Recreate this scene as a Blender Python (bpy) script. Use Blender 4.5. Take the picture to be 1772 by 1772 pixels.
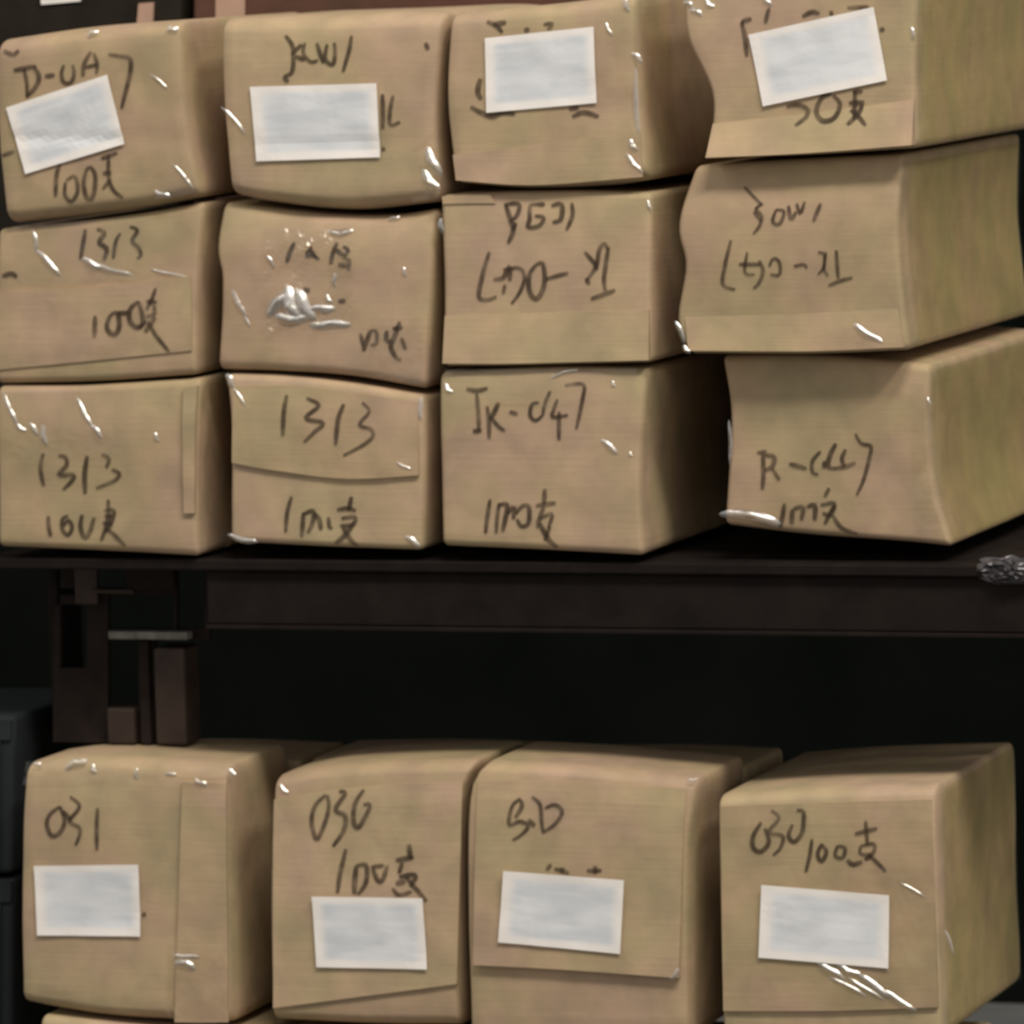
import bpy, math, random
from mathutils import Vector, Matrix, noise

# ------------------------------------------------------------------ clear
for o in list(bpy.data.objects):
    bpy.data.objects.remove(o)
scene = bpy.context.scene
COL = scene.collection

# ------------------------------------------------------------------ camera
S = 0.0006                      # metres per photograph pixel at the front of the stacks
FPX = 11000.0                   # focal length in pixels of the 1772 px frame
YAW, PITCH, ROLL = math.radians(17.7), math.radians(5.4), math.radians(-1.4)
ORI = Vector((0, 0, 0.86))      # point of the stack front seen in the middle of the picture
FW = Vector((-math.sin(YAW) * math.cos(PITCH), math.cos(YAW) * math.cos(PITCH), -math.sin(PITCH)))
R0 = Vector((math.cos(YAW), math.sin(YAW), 0))
U0 = R0.cross(FW)
RT = R0 * math.cos(ROLL) + U0 * math.sin(ROLL)
UP = U0 * math.cos(ROLL) - R0 * math.sin(ROLL)
CAM = ORI - FW * (FPX * S)
cd = bpy.data.cameras.new('camera')
cam = bpy.data.objects.new('camera', cd)
COL.objects.link(cam)
m = Matrix.Identity(4)
for i in range(3):
    m[i][0], m[i][1], m[i][2], m[i][3] = RT[i], UP[i], -FW[i], CAM[i]
cam.matrix_world = m
cd.sensor_width = 36
cd.lens = 36 * FPX / 1772
cd.clip_end = 100
cd.dof.use_dof = True           # the photograph is a little soft all over
cd.dof.focus_distance = 5.5
cd.dof.aperture_fstop = 15
scene.camera = cam

# ------------------------------------------------------------------ world, lamps, exposure
w = bpy.data.worlds.new('world'); scene.world = w
w.use_nodes = True
w.node_tree.nodes['Background'].inputs[0].default_value = (1.0, 0.97, 0.93, 1)
w.node_tree.nodes['Background'].inputs[1].default_value = 0.52


def ceiling_or_fill_lamp(loc, target, sx, sy, power, col):
    l = bpy.data.lights.new('ceiling_or_fill_lamp', 'AREA')
    l.shape = 'RECTANGLE'; l.size = sx; l.size_y = sy; l.energy = power; l.color = col
    o = bpy.data.objects.new('ceiling_or_fill_lamp', l); COL.objects.link(o)
    o.location = loc
    o.rotation_euler = (Vector(target) - Vector(loc)).to_track_quat('-Z', 'Y').to_euler()


ceiling_or_fill_lamp((2.5, -4.2, 7.9), (0, 0, 0.7), 2.4, 0.8, 370, (1.0, 0.95, 0.87))
ceiling_or_fill_lamp((5.5, -3.6, 7.9), (0, 0, 0.7), 2.4, 0.8, 320, (1.0, 0.95, 0.87))  # extra fill lamp, added to brighten the right-hand box sides
ceiling_or_fill_lamp((-3.2, -3.6, 7.0), (0, 0, 0.8), 2.4, 0.8, 45, (1.0, 0.95, 0.90))
scene.view_settings.view_transform = 'Standard'
scene.view_settings.look = 'None'
scene.view_settings.gamma = 1
scene.view_settings.use_curve_mapping = False
scene.view_settings.exposure = -0.06


# ------------------------------------------------------------------ materials
def newmat(name):
    mt = bpy.data.materials.new(name); mt.use_nodes = True
    nt = mt.node_tree; nt.nodes.clear()
    out = nt.nodes.new('ShaderNodeOutputMaterial')
    return mt, nt, out


def lnk(nt, a, b): nt.links.new(a, b)


def ramp(nt, stops, fac):
    r = nt.nodes.new('ShaderNodeValToRGB')
    e = r.color_ramp.elements
    while len(e) < len(stops): e.new(0.5)
    for k, (p, c) in enumerate(stops):
        e[k].position = p; e[k].color = (*c, 1)
    if fac is not None: lnk(nt, fac, r.inputs[0])
    return r


def noise_tex(nt, vec, scale, detail=3, dist=0.0):
    n = nt.nodes.new('ShaderNodeTexNoise')
    n.inputs['Scale'].default_value = scale; n.inputs['Detail'].default_value = detail
    n.inputs['Distortion'].default_value = dist
    lnk(nt, vec, n.inputs['Vector'])
    return n


def mixc(nt, kind, fac, a, b):
    x = nt.nodes.new('ShaderNodeMix'); x.data_type = 'RGBA'; x.blend_type = kind
    if isinstance(fac, float): x.inputs[0].default_value = fac
    else: lnk(nt, fac, x.inputs[0])
    for k, v in ((6, a), (7, b)):
        if isinstance(v, tuple): x.inputs[k].default_value = (*v, 1)
        else: lnk(nt, v, x.inputs[k])
    return x.outputs[2]


def kraft_mat(name, base, pink, olive, rough=0.62):
    mt, nt, out = newmat(name)
    tc = nt.nodes.new('ShaderNodeTexCoord'); oi = nt.nodes.new('ShaderNodeObjectInfo')
    sh = nt.nodes.new('ShaderNodeVectorMath'); sh.operation = 'ADD'
    sc = nt.nodes.new('ShaderNodeVectorMath'); sc.operation = 'SCALE'
    cb = nt.nodes.new('ShaderNodeCombineXYZ')
    for k in range(3): lnk(nt, oi.outputs['Random'], cb.inputs[k])
    lnk(nt, cb.outputs[0], sc.inputs[0]); sc.inputs[3].default_value = 37.0
    lnk(nt, tc.outputs['Object'], sh.inputs[0]); lnk(nt, sc.outputs[0], sh.inputs[1])
    v = sh.outputs[0]
    n1 = noise_tex(nt, v, 9, 2, 0.4)
    r1 = ramp(nt, [(0.36, olive), (0.5, base), (0.66, pink)], n1.outputs[0])
    n2 = noise_tex(nt, v, 26, 3, 0.2)
    r2 = ramp(nt, [(0.3, (0.84, 0.85, 0.86)), (0.7, (1.08, 1.07, 1.06))], n2.outputs[0])
    c = mixc(nt, 'MULTIPLY', 1.0, r1.outputs[0], r2.outputs[0])
    r3 = ramp(nt, [(0.0, (0.93, 0.92, 0.90)), (1.0, (1.06, 1.06, 1.07))], oi.outputs['Random'])
    c = mixc(nt, 'MULTIPLY', 1.0, c, r3.outputs[0])
    mp = nt.nodes.new('ShaderNodeMapping'); mp.inputs['Scale'].default_value = (12, 12, 260)
    lnk(nt, v, mp.inputs[0])
    n3 = noise_tex(nt, mp.outputs[0], 1.0, 2)
    b = nt.nodes.new('ShaderNodeBsdfPrincipled')
    lnk(nt, c, b.inputs['Base Color']); b.inputs['Roughness'].default_value = rough
    b.inputs['Specular IOR Level'].default_value = 0.3
    bp = nt.nodes.new('ShaderNodeBump'); bp.inputs['Strength'].default_value = 0.12
    bp.inputs['Distance'].default_value = 0.002
    n4 = noise_tex(nt, v, 16, 3, 0.3)
    b2 = nt.nodes.new('ShaderNodeBump'); b2.inputs['Strength'].default_value = 0.10
    b2.inputs['Distance'].default_value = 0.008
    lnk(nt, n4.outputs[0], b2.inputs['Height']); lnk(nt, b2.outputs[0], bp.inputs['Normal'])
    lnk(nt, n3.outputs[0], bp.inputs['Height']); lnk(nt, bp.outputs[0], b.inputs['Normal'])
    lnk(nt, b.outputs[0], out.inputs[0])
    return mt


def plain_mat(name, c1, c2, scale, rough, metal=0.0, bump=0.1, spec=0.4):
    mt, nt, out = newmat(name)
    tc = nt.nodes.new('ShaderNodeTexCoord')
    n = noise_tex(nt, tc.outputs['Object'], scale, 4, 0.3)
    r = ramp(nt, [(0.3, c1), (0.7, c2)], n.outputs[0])
    b = nt.nodes.new('ShaderNodeBsdfPrincipled')
    lnk(nt, r.outputs[0], b.inputs['Base Color']); b.inputs['Roughness'].default_value = rough
    b.inputs['Metallic'].default_value = metal; b.inputs['Specular IOR Level'].default_value = spec
    bp = nt.nodes.new('ShaderNodeBump'); bp.inputs['Strength'].default_value = bump
    bp.inputs['Distance'].default_value = 0.002
    lnk(nt, n.outputs[0], bp.inputs['Height']); lnk(nt, bp.outputs[0], b.inputs['Normal'])
    lnk(nt, b.outputs[0], out.inputs[0])
    return mt


def wood_mat(name, c1, c2):
    mt, nt, out = newmat(name)
    tc = nt.nodes.new('ShaderNodeTexCoord')
    mp = nt.nodes.new('ShaderNodeMapping'); mp.inputs['Scale'].default_value = (4, 40, 40)
    lnk(nt, tc.outputs['Object'], mp.inputs[0])
    n = noise_tex(nt, mp.outputs[0], 1.5, 5, 0.6)
    r = ramp(nt, [(0.3, c1), (0.7, c2)], n.outputs[0])
    b = nt.nodes.new('ShaderNodeBsdfPrincipled')
    lnk(nt, r.outputs[0], b.inputs['Base Color']); b.inputs['Roughness'].default_value = 0.8
    lnk(nt, b.outputs[0], out.inputs[0])
    return mt


def ink_mat():
    mt, nt, out = newmat('marker_ink')
    tc = nt.nodes.new('ShaderNodeTexCoord')
    n = noise_tex(nt, tc.outputs['Object'], 70, 3)
    r = ramp(nt, [(0.3, (0.36,) * 3), (0.65, (0.72,) * 3)], n.outputs[0])
    b = nt.nodes.new('ShaderNodeBsdfPrincipled')
    b.inputs['Base Color'].default_value = (0.055, 0.036, 0.024, 1); b.inputs['Roughness'].default_value = 0.6
    b.inputs['Specular IOR Level'].default_value = 0.15
    t = nt.nodes.new('ShaderNodeBsdfTransparent')
    mx = nt.nodes.new('ShaderNodeMixShader')
    lnk(nt, r.outputs[0], mx.inputs[0]); lnk(nt, t.outputs[0], mx.inputs[1]); lnk(nt, b.outputs[0], mx.inputs[2])
    lnk(nt, mx.outputs[0], out.inputs[0])
    return mt


def label_mat():
    mt, nt, out = newmat('label_paper')
    uv = nt.nodes.new('ShaderNodeUVMap')
    oi = nt.nodes.new('ShaderNodeObjectInfo')
    sep = nt.nodes.new('ShaderNodeSeparateXYZ'); lnk(nt, uv.outputs[0], sep.inputs[0])

    def window(sock, a, b):                     # soft 0..1..0 window
        m1 = nt.nodes.new('ShaderNodeMapRange'); m1.interpolation_type = 'SMOOTHSTEP'
        m1.inputs[1].default_value = a - .05; m1.inputs[2].default_value = a + .05
        m2 = nt.nodes.new('ShaderNodeMapRange'); m2.interpolation_type = 'SMOOTHSTEP'
        m2.inputs[1].default_value = b + .05; m2.inputs[2].default_value = b - .05
        lnk(nt, sock, m1.inputs[0]); lnk(nt, sock, m2.inputs[0])
        mu = nt.nodes.new('ShaderNodeMath'); mu.operation = 'MULTIPLY'
        lnk(nt, m1.outputs[0], mu.inputs[0]); lnk(nt, m2.outputs[0], mu.inputs[1])
        return mu.outputs[0]
    wx = window(sep.outputs[0], .09, .93); wy = window(sep.outputs[1], .11, .90)
    mu = nt.nodes.new('ShaderNodeMath'); mu.operation = 'MULTIPLY'
    lnk(nt, wx, mu.inputs[0]); lnk(nt, wy, mu.inputs[1])
    mp = nt.nodes.new('ShaderNodeMapping'); mp.inputs['Scale'].default_value = (2.2, 4.2, 1)
    lnk(nt, uv.outputs[0], mp.inputs[0])
    cb = nt.nodes.new('ShaderNodeCombineXYZ')
    ml = nt.nodes.new('ShaderNodeMath'); ml.operation = 'MULTIPLY'; ml.inputs[1].default_value = 91
    lnk(nt, oi.outputs['Random'], ml.inputs[0])
    for k in range(3): lnk(nt, ml.outputs[0], cb.inputs[k])
    lnk(nt, cb.outputs[0], mp.inputs['Location'])
    n = noise_tex(nt, mp.outputs[0], 1.0, 2, 0.3)
    r = ramp(nt, [(0.40, (0.0,) * 3), (0.66, (1.0,) * 3)], n.outputs[0])
    m3 = nt.nodes.new('ShaderNodeMath'); m3.operation = 'MULTIPLY'
    lnk(nt, mu.outputs[0], m3.inputs[0]); lnk(nt, r.outputs[0], m3.inputs[1])
    c = mixc(nt, 'MIX', mu.outputs[0], (0.92, 0.86, 0.80), (0.78, 0.785, 0.795))
    c = mixc(nt, 'MIX', m3.outputs[0], c, (0.66, 0.675, 0.695))
    b = nt.nodes.new('ShaderNodeBsdfPrincipled')
    lnk(nt, c, b.inputs['Base Color']); b.inputs['Roughness'].default_value = 0.55
    lnk(nt, b.outputs[0], out.inputs[0])
    return mt


def tape_mat(name, tint, gloss, rough):
    mt, nt, out = newmat(name)
    tc = nt.nodes.new('ShaderNodeTexCoord')
    n = noise_tex(nt, tc.outputs['Object'], 60, 2, 0.5)
    bp = nt.nodes.new('ShaderNodeBump'); bp.inputs['Strength'].default_value = 0.35
    bp.inputs['Distance'].default_value = 0.004
    lnk(nt, n.outputs[0], bp.inputs['Height'])
    t = nt.nodes.new('ShaderNodeBsdfTransparent'); t.inputs[0].default_value = (*tint, 1)
    g = nt.nodes.new('ShaderNodeBsdfGlossy'); g.inputs['Roughness'].default_value = rough
    g.inputs[0].default_value = (1, .97, .92, 1)
    lnk(nt, bp.outputs[0], g.inputs['Normal'])
    mx = nt.nodes.new('ShaderNodeMixShader'); mx.inputs[0].default_value = gloss
    lnk(nt, t.outputs[0], mx.inputs[1]); lnk(nt, g.outputs[0], mx.inputs[2])
    lnk(nt, mx.outputs[0], out.inputs[0])
    return mt


M = {
    'kraft': kraft_mat('kraft_cardboard', (0.47, 0.342, 0.205), (0.475, 0.330, 0.222), (0.43, 0.334, 0.190)),
    'brown': kraft_mat('shaded_brown_cardboard', (0.12, 0.055, 0.034), (0.13, 0.055, 0.038), (0.10, 0.052, 0.032)),  # cardboard darkened to carry the shade behind the top row
    'ink': ink_mat(),
    'paper': label_mat(),
    'tape': tape_mat('clear_tape', (0.995, 0.99, 0.975), 0.035, 0.25),
    'wrinkle': tape_mat('wrinkled_tape', (1.0, 0.995, 0.985), 0.42, 0.27),
    'milky_tape': tape_mat('milky_crumpled_tape', (1.0, 1.0, 0.99), 0.6, 0.34),
    'yellow_tape': tape_mat('yellowed_tape', (0.970, 0.975, 0.915), 0.03, 0.32),
    'tan': plain_mat('tan_paper_tape', (0.46, 0.28, 0.20), (0.52, 0.33, 0.235), 30, 0.6),
    'steel': plain_mat('dark_brown_paint', (0.011, 0.008, 0.007), (0.018, 0.013, 0.011), 25, 0.7, 0, 0.2, 0.08),
    'paler': plain_mat('paler_brown_paint', (0.032, 0.020, 0.015), (0.060, 0.038, 0.028), 25, 0.6, 0, 0.2, 0.3),  # paler brown for the leg's strut, block, foot and small ledge
    'leg': plain_mat('brown_leg_paint', (0.014, 0.010, 0.009), (0.026, 0.018, 0.015), 30, 0.7, 0, 0.3, 0.1),
    'bare': plain_mat('scuffed_bare_edge', (0.10, 0.10, 0.085), (0.24, 0.235, 0.20), 60, 0.5),
    'crate': plain_mat('blue_black_plastic', (0.018, 0.021, 0.023), (0.024, 0.028, 0.031), 18, 0.6, 0, 0.15, 0.1),
    'black': plain_mat('black_film', (0.014, 0.011, 0.008), (0.03, 0.024, 0.017), 14, 0.6, 0, 0.4, 0.1),
    'wood': wood_mat('old_pallet_wood', (0.10, 0.07, 0.045), (0.17, 0.12, 0.08)),
    'floor': plain_mat('concrete', (0.10, 0.10, 0.095), (0.15, 0.145, 0.14), 6, 0.8),
    'wall': plain_mat('unlit_depth_black', (0.004, 0.005, 0.004), (0.007, 0.008, 0.007), 4, 0.9, 0, 0.05, 0.0),  # near-black colour stands in for the unlit depth behind the stacks
}


# ------------------------------------------------------------------ geometry helpers
def ray(px, py):
    return FW + RT * ((px - 886) / FPX) - UP * ((py - 886) / FPX)


def catmull(pts, n):
    """n points evenly spaced along a smooth curve through pts."""
    pts = [Vector((p[0], p[1])) for p in pts]
    if len(pts) == 2:
        return [pts[0].lerp(pts[1], k / (n - 1)) for k in range(n)]
    dense = []
    for i in range(len(pts) - 1):
        p0 = pts[i - 1] if i else pts[0] * 2 - pts[1]
        p1, p2 = pts[i], pts[i + 1]
        p3 = pts[i + 2] if i + 2 < len(pts) else p2 * 2 - p1
        for k in range(10):
            t = k / 10
            dense.append(0.5 * ((2 * p1) + (p2 - p0) * t + (2 * p0 - 5 * p1 + 4 * p2 - p3) * t * t
                                + (3 * p1 - p0 - 3 * p2 + p3) * t ** 3))
    dense.append(pts[-1])
    L = [0]
    for a, b in zip(dense, dense[1:]): L.append(L[-1] + (b - a).length)
    out, j = [], 0
    for k in range(n):
        d = L[-1] * k / (n - 1)
        while j < len(L) - 2 and L[j + 1] < d: j += 1
        f = (d - L[j]) / max(1e-9, L[j + 1] - L[j])
        out.append(dense[j].lerp(dense[j + 1], min(1, max(0, f))))
    return out


class Curve:
    def __init__(s, pts): s.p = catmull(pts, 41)

    def __call__(s, t):
        t = min(1, max(0, t)) * 40; i = min(39, int(t))
        return s.p[i].lerp(s.p[i + 1], t - i)


def obj(name, verts, faces, mat, parent=None, origin=None, smooth=False, uvs=None):
    org = origin if origin is not None else (parent.location if parent else Vector((0, 0, 0)))
    me = bpy.data.meshes.new(name)
    me.from_pydata([tuple(Vector(v) - org) for v in verts], [], faces)
    me.materials.append(mat)
    if smooth:
        for p in me.polygons: p.use_smooth = True
    if uvs:
        ul = me.uv_layers.new(name='UVMap')
        for lp in me.loops: ul.data[lp.index].uv = uvs[lp.vertex_index]
    me.update()
    o = bpy.data.objects.new(name, me); COL.objects.link(o)
    if parent: o.parent = parent
    else: o.location = org
    return o


def tag(o, label, cat, group=None, kind=None):
    o['label'] = label; o['category'] = cat
    if group: o['group'] = group
    if kind: o['kind'] = kind


def grid_slab(nu, nv, front, back):
    """closed slab between two functions of (u, v)"""
    V, F, UV = [], [], []
    for fn in (front, back):
        for j in range(nv + 1):
            for i in range(nu + 1):
                V.append(fn(i / nu, j / nv)); UV.append((i / nu, 1 - j / nv))
    n = (nu + 1) * (nv + 1); k = lambda i, j, b=0: b * n + j * (nu + 1) + i
    for j in range(nv):
        for i in range(nu):
            F.append((k(i, j), k(i, j + 1), k(i + 1, j + 1), k(i + 1, j)))
            F.append((k(i, j, 1), k(i + 1, j, 1), k(i + 1, j + 1, 1), k(i, j + 1, 1)))
    for i in range(nu):
        F.append((k(i, 0), k(i + 1, 0), k(i + 1, 0, 1), k(i, 0, 1)))
        F.append((k(i, nv), k(i, nv, 1), k(i + 1, nv, 1), k(i + 1, nv)))
    for j in range(nv):
        F.append((k(0, j), k(0, j, 1), k(0, j + 1, 1), k(0, j + 1)))
        F.append((k(nu, j), k(nu, j + 1), k(nu, j + 1, 1), k(nu, j, 1)))
    return V, F, UV


class Box:
    """A soft carton whose front outline follows four edge curves and which runs back as a real box.
    Lengths are in photograph pixels at the stack front (S metres each)."""

    def __init__(s, name, top, bottom, left, right, depth=680, y0=0.0, yaw=0.0, r=14, seed=0, amp=5.0,
                 mat='kraft', label='', cat='cardboard box', group=None, dents=(), rx=None, lean=6.0):
        s.lean = lean; s.y0 = y0 * S; s.seed = seed; s.amp = amp; s.dents = dents; s.flaps = []
        yw = math.radians(yaw)
        s.n = Vector((math.sin(yw), -math.cos(yw), 0)); s.back = -s.n
        s.side = Vector((math.cos(yw), math.sin(yw), 0))
        s.top, s.bot, s.lef, s.rig = Curve(top), Curve(bottom), Curve(left), Curve(right)
        cx = (s.lef(.5).x + s.rig(.5).x) / 2
        s.p0 = Vector((0, s.y0, 0)) + Vector(((cx - 886) * S, 0, 0))
        cs = [s.plane(*s.px(u, v)) for u in (0, 1) for v in (0, 1)]
        org = sum(cs, Vector((0, 0, 0))) / 4 + s.back * depth * S / 2
        org.z = min(c.z for c in cs)
        s.zbot, s.ztop = org.z, max(s.plane(*s.top(k / 20)).z for k in range(21))
        s.root = bpy.data.objects.new(name, None); COL.objects.link(s.root)
        s.root.location = org; s.root.empty_display_size = 0.05
        tag(s.root, label, cat, group)
        s.depth = depth
        W = (s.px(1, .5) - s.px(0, .5)).length; H = (s.px(.5, 1) - s.px(.5, 0)).length
        s.W, s.H = W, H

        def lat(L, n, r):
            a = [0, .3 * r, .7 * r, r]
            mid = [r + (L - 2 * r) * k / n for k in range(1, n)]
            return a + mid + [L - q for q in reversed(a)]
        rx, ry, rz = rx or min(r, 9), r * (1.9 if r > 19 else 1.2), r
        X, Z, Y = lat(W, 22, rx), lat(H, 18, rz), lat(depth, 4, ry)
        idx, V, F = {}, [], []

        def vid(i, j, k):
            key = (i, j, k)
            if key not in idx:
                p = Vector((X[i], Y[j], Z[k]))
                c = Vector((min(max(p.x, rx), W - rx), min(max(p.y, ry), depth - ry), min(max(p.z, rz), H - rz)))
                d = Vector(((p.x - c.x) / rx, (p.y - c.y) / ry, (p.z - c.z) / rz))
                if d.length > 1e-6:
                    d.normalize(); q = c + Vector((d.x * rx, d.y * ry, d.z * rz))
                else: q = p
                u, v = q.x / W, q.z / H
                q2 = s.px(u, v)
                fall = max(0, 1 - q.y / (depth * .3))
                b = s.bulge(*q2) * fall
                sb = s.amp * .8 * noise.noise(Vector((q.y / 130, q.z / 120, s.seed + 7.3))) * min(1, q.y / 60)
                sgn = 1 if u > .5 else -1
                idx[key] = len(V)
                V.append(s.plane(*q2) + s.back * ((q.y - b) * S) + s.side * (sb * S * sgn * (abs(u - .5) * 2) ** 4))
            return idx[key]
        nx, ny, nz = len(X) - 1, len(Y) - 1, len(Z) - 1
        for i in range(nx):
            for k in range(nz):
                F.append((vid(i, 0, k), vid(i, 0, k + 1), vid(i + 1, 0, k + 1), vid(i + 1, 0, k)))
                F.append((vid(i, ny, k), vid(i + 1, ny, k), vid(i + 1, ny, k + 1), vid(i, ny, k + 1)))
        for j in range(ny):
            for k in range(nz):
                F.append((vid(0, j, k), vid(0, j + 1, k), vid(0, j + 1, k + 1), vid(0, j, k + 1)))
                F.append((vid(nx, j, k), vid(nx, j, k + 1), vid(nx, j + 1, k + 1), vid(nx, j + 1, k)))
        for i in range(nx):
            for j in range(ny):
                F.append((vid(i, j, 0), vid(i + 1, j, 0), vid(i + 1, j + 1, 0), vid(i, j + 1, 0)))
                F.append((vid(i, j, nz), vid(i, j + 1, nz), vid(i + 1, j + 1, nz), vid(i + 1, j, nz)))
        s.body = obj('box_body', V, F, M[mat], s.root, smooth=True)

    def px(s, u, v):
        t, b, l, r = s.top(u), s.bot(u), s.lef(v), s.rig(v)
        c = (s.top(0) * (1 - u) * (1 - v) + s.top(1) * u * (1 - v) + s.bot(0) * (1 - u) * v + s.bot(1) * u * v)
        return t * (1 - v) + b * v + l * (1 - u) + r * u - c

    def plane(s, px, py):
        d = ray(px, py)
        t = (s.p0 - CAM).dot(s.n) / d.dot(s.n)
        return CAM + d * t

    def bulge(s, x, y):
        b = s.amp * (noise.noise(Vector((x / 170, y / 150, s.seed * 3.7))) + .35 * noise.noise(Vector((x / 60, y / 55, s.seed * 5.1 + 3))))
        xl, xr = s.lef(0).x, s.rig(0).x
        yt = s.top((x - xl) / (xr - xl)).y
        b -= s.lean * math.exp(-((y - yt) / 42) ** 2)
        for (dx, dy, sx, sy, a) in s.dents:
            b += a * math.exp(-((x - dx) / sx) ** 2 - ((y - dy) / sy) ** 2)
        return b

    def over(s, x, y):
        """height of the flap that covers this spot"""
        h = 0
        for (tp, bt, h0, h1) in s.flaps:
            xl, xr = min(tp[0][0], bt[0][0]), max(tp[-1][0], bt[-1][0])
            if xl - 6 <= x <= xr + 6:
                u = (x - xl) / (xr - xl)
                ya, yb = Curve(tp)(u).y, Curve(bt)(u).y
                if ya - 6 <= y <= yb + 6:
                    v = min(1, max(0, (y - ya) / (yb - ya)))
                    h = max(h, h0 + (h1 - h0) * v)
        return h

    def surf(s, x, y, off=0):
        return s.plane(x, y) + s.n * ((s.bulge(x, y) + off) * S)

    def flap(s, tp, bt, h0, h1, name='flap', mat='kraft'):
        ct, cb = Curve(tp), Curve(bt)
        f = lambda u, v: (lambda q: s.surf(q.x, q.y, h0 + (h1 - h0) * v))(ct(u).lerp(cb(u), v))
        g = lambda u, v: (lambda q: s.surf(q.x, q.y, -3))(ct(u).lerp(cb(u), v))
        V, F, UV = grid_slab(16, 10, f, g)
        o = obj(name, V, F, M[mat], s.root)
        s.flaps.append((tp, bt, h0, h1))
        return o

    def paper(s, q, label=None, lift=3.0, curl=2.0):
        a, b, c, d = [Vector(p) for p in q]
        P = lambda u, v: a.lerp(b, u).lerp(d.lerp(c, u), v)
        cen = P(.5, .5); base = max(s.over(*P(u, v)) for u in (0, .5, 1) for v in (0, .5, 1))

        def wob(p, u, v):
            e = abs(u - .5) ** 3 * 8 * .6 + abs(v - .5) ** 3 * 8 * .6
            return curl * (e + noise.noise(Vector((p.x / 40, p.y / 40, s.seed))) * .6)
        f = lambda u, v: (lambda p: s.surf(p.x, p.y, base + lift + wob(p, u, v)))(P(u, v))
        g = lambda u, v: (lambda p: s.surf(p.x, p.y, base + lift - 1.2 + wob(p, u, v)))(P(u, v))
        V, F, UV = grid_slab(14, 9, f, g)
        o = obj('shipping_label', V, F, M['paper'], s.root, smooth=False, uvs=UV)
        o['label'] = label or 'white paper label with faint grey print'
        return o

    def write(s, crop, strokes, label, width=8.0):
        """marker strokes; strokes that touch make one character, each character is a part"""
        ox, oy, sc = crop
        rnd = random.Random(len(strokes) * 7 + s.seed)
        lines = []
        for st in strokes:
            pts = [(ox + x * sc, oy + y * sc) for x, y in st]
            L = sum((Vector(a) - Vector(b)).length for a, b in zip(pts, pts[1:]))
            lines.append(catmull(pts, max(4, int(L / 4))))
        own = list(range(len(lines)))
        for i in range(len(lines)):
            for j in range(i):
                if min((p - q).length for p in lines[i] for q in lines[j]) < 13:
                    o, n = own[i], own[j]
                    own = [n if k == o else k for k in own]
        for g in sorted(set(own)):
            V, F = [], []
            for c in [l for l, k in zip(lines, own) if k == g]:
                n = len(c); b0 = len(V); wj = width * rnd.uniform(.85, 1.15)
                for i, p in enumerate(c):
                    t = (c[min(n - 1, i + 1)] - c[max(0, i - 1)])
                    t = t.normalized() if t.length > 1e-6 else Vector((1, 0))
                    nn = Vector((-t.y, t.x)); f = i / (n - 1)
                    wd = wj * .5 * (1 - .35 * abs(2 * f - 1) ** 3)
                    for sg in (-1, 1):
                        q = p + nn * wd * sg
                        V.append(s.surf(q.x, q.y, s.over(q.x, q.y) + 1.8))
                    if i: F.append((b0 + 2 * i - 2, b0 + 2 * i - 1, b0 + 2 * i + 1, b0 + 2 * i))
            o = obj('handwritten_character', V, F, M['ink'], s.root)
            o['label'] = label

    def wrinkles(s, items, mat='wrinkle'):
        """glossy raised creases of the clear tape: (x0, y0, x1, y1, width)"""
        nr, na = 5, 16
        for (x0, y0, x1, y1, wd) in items:
            V, F = [], []
            a, b = Vector((x0, y0)), Vector((x1, y1)); c = (a + b) / 2; h = (b - a).length / 2 + wd * .5
            t = (b - a).normalized() if (b - a).length > .5 else Vector((1, 0)); nn = Vector((-t.y, t.x))
            base = s.over(c.x, c.y)
            V.append(s.surf(c.x, c.y, base + 1 + wd * .34))
            for r in range(1, nr + 1):
                rr = r / nr
                for k in range(na):
                    an = 2 * math.pi * k / na
                    bend = wd * .14 * math.sin(3 * rr * math.cos(an) + s.seed + x0)
                    q = c + t * (h * rr * math.cos(an)) + nn * (wd * .5 * rr * math.sin(an) + bend)
                    V.append(s.surf(q.x, q.y, base + 1 + wd * .34 * (1 - rr * rr)))
            for k in range(na): F.append((0, 1 + k, 1 + (k + 1) % na))
            for r in range(nr - 1):
                for k in range(na):
                    k2 = (k + 1) % na
                    F.append((1 + r * na + k, 1 + (r + 1) * na + k, 1 + (r + 1) * na + k2, 1 + r * na + k2))
            o = obj('tape_wrinkle', V, F, M[mat], s.root, smooth=True)
            o['label'] = 'shiny wrinkle of clear packing tape'

    def tape(s, q, mat='tape', amp=2.5, name='clear_tape', n=(18, 12)):
        """strip of tape on the front, a little wrinkled"""
        a, b, c, d = [Vector(p) for p in q]
        P = lambda u, v: a.lerp(b, u).lerp(d.lerp(c, u), v)
        hh = lambda p: s.over(p.x, p.y) + 1.4 + amp * abs(noise.noise(Vector(((p.x + p.y) / 22, (p.x - p.y) / 60, s.seed + 1))))
        f = lambda u, v: (lambda p: s.surf(p.x, p.y, hh(p)))(P(u, v))
        g = lambda u, v: (lambda p: s.surf(p.x, p.y, hh(p) - .6))(P(u, v))
        V, F, UV = grid_slab(n[0], n[1], f, g)
        return obj(name, V, F, M[mat], s.root, smooth=False)

    def side_tape(s, v0, v1, d0, d1, mat='yellow_tape', name='side_tape'):
        def at(u, v, off):
            q = s.px(1, v0 + (v1 - v0) * v); y = d0 + (d1 - d0) * u
            wv = 2.5 * noise.noise(Vector((y / 60, q.y / 60, s.seed)))
            return s.plane(*q) + s.back * y * S + s.side * ((off + s.amp * .8 + wv) * S)
        V, F, UV = grid_slab(14, 14, lambda u, v: at(u, v, 2.0), lambda u, v: at(u, v, 1.0))
        return obj(name, V, F, M[mat], s.root, smooth=True)


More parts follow.
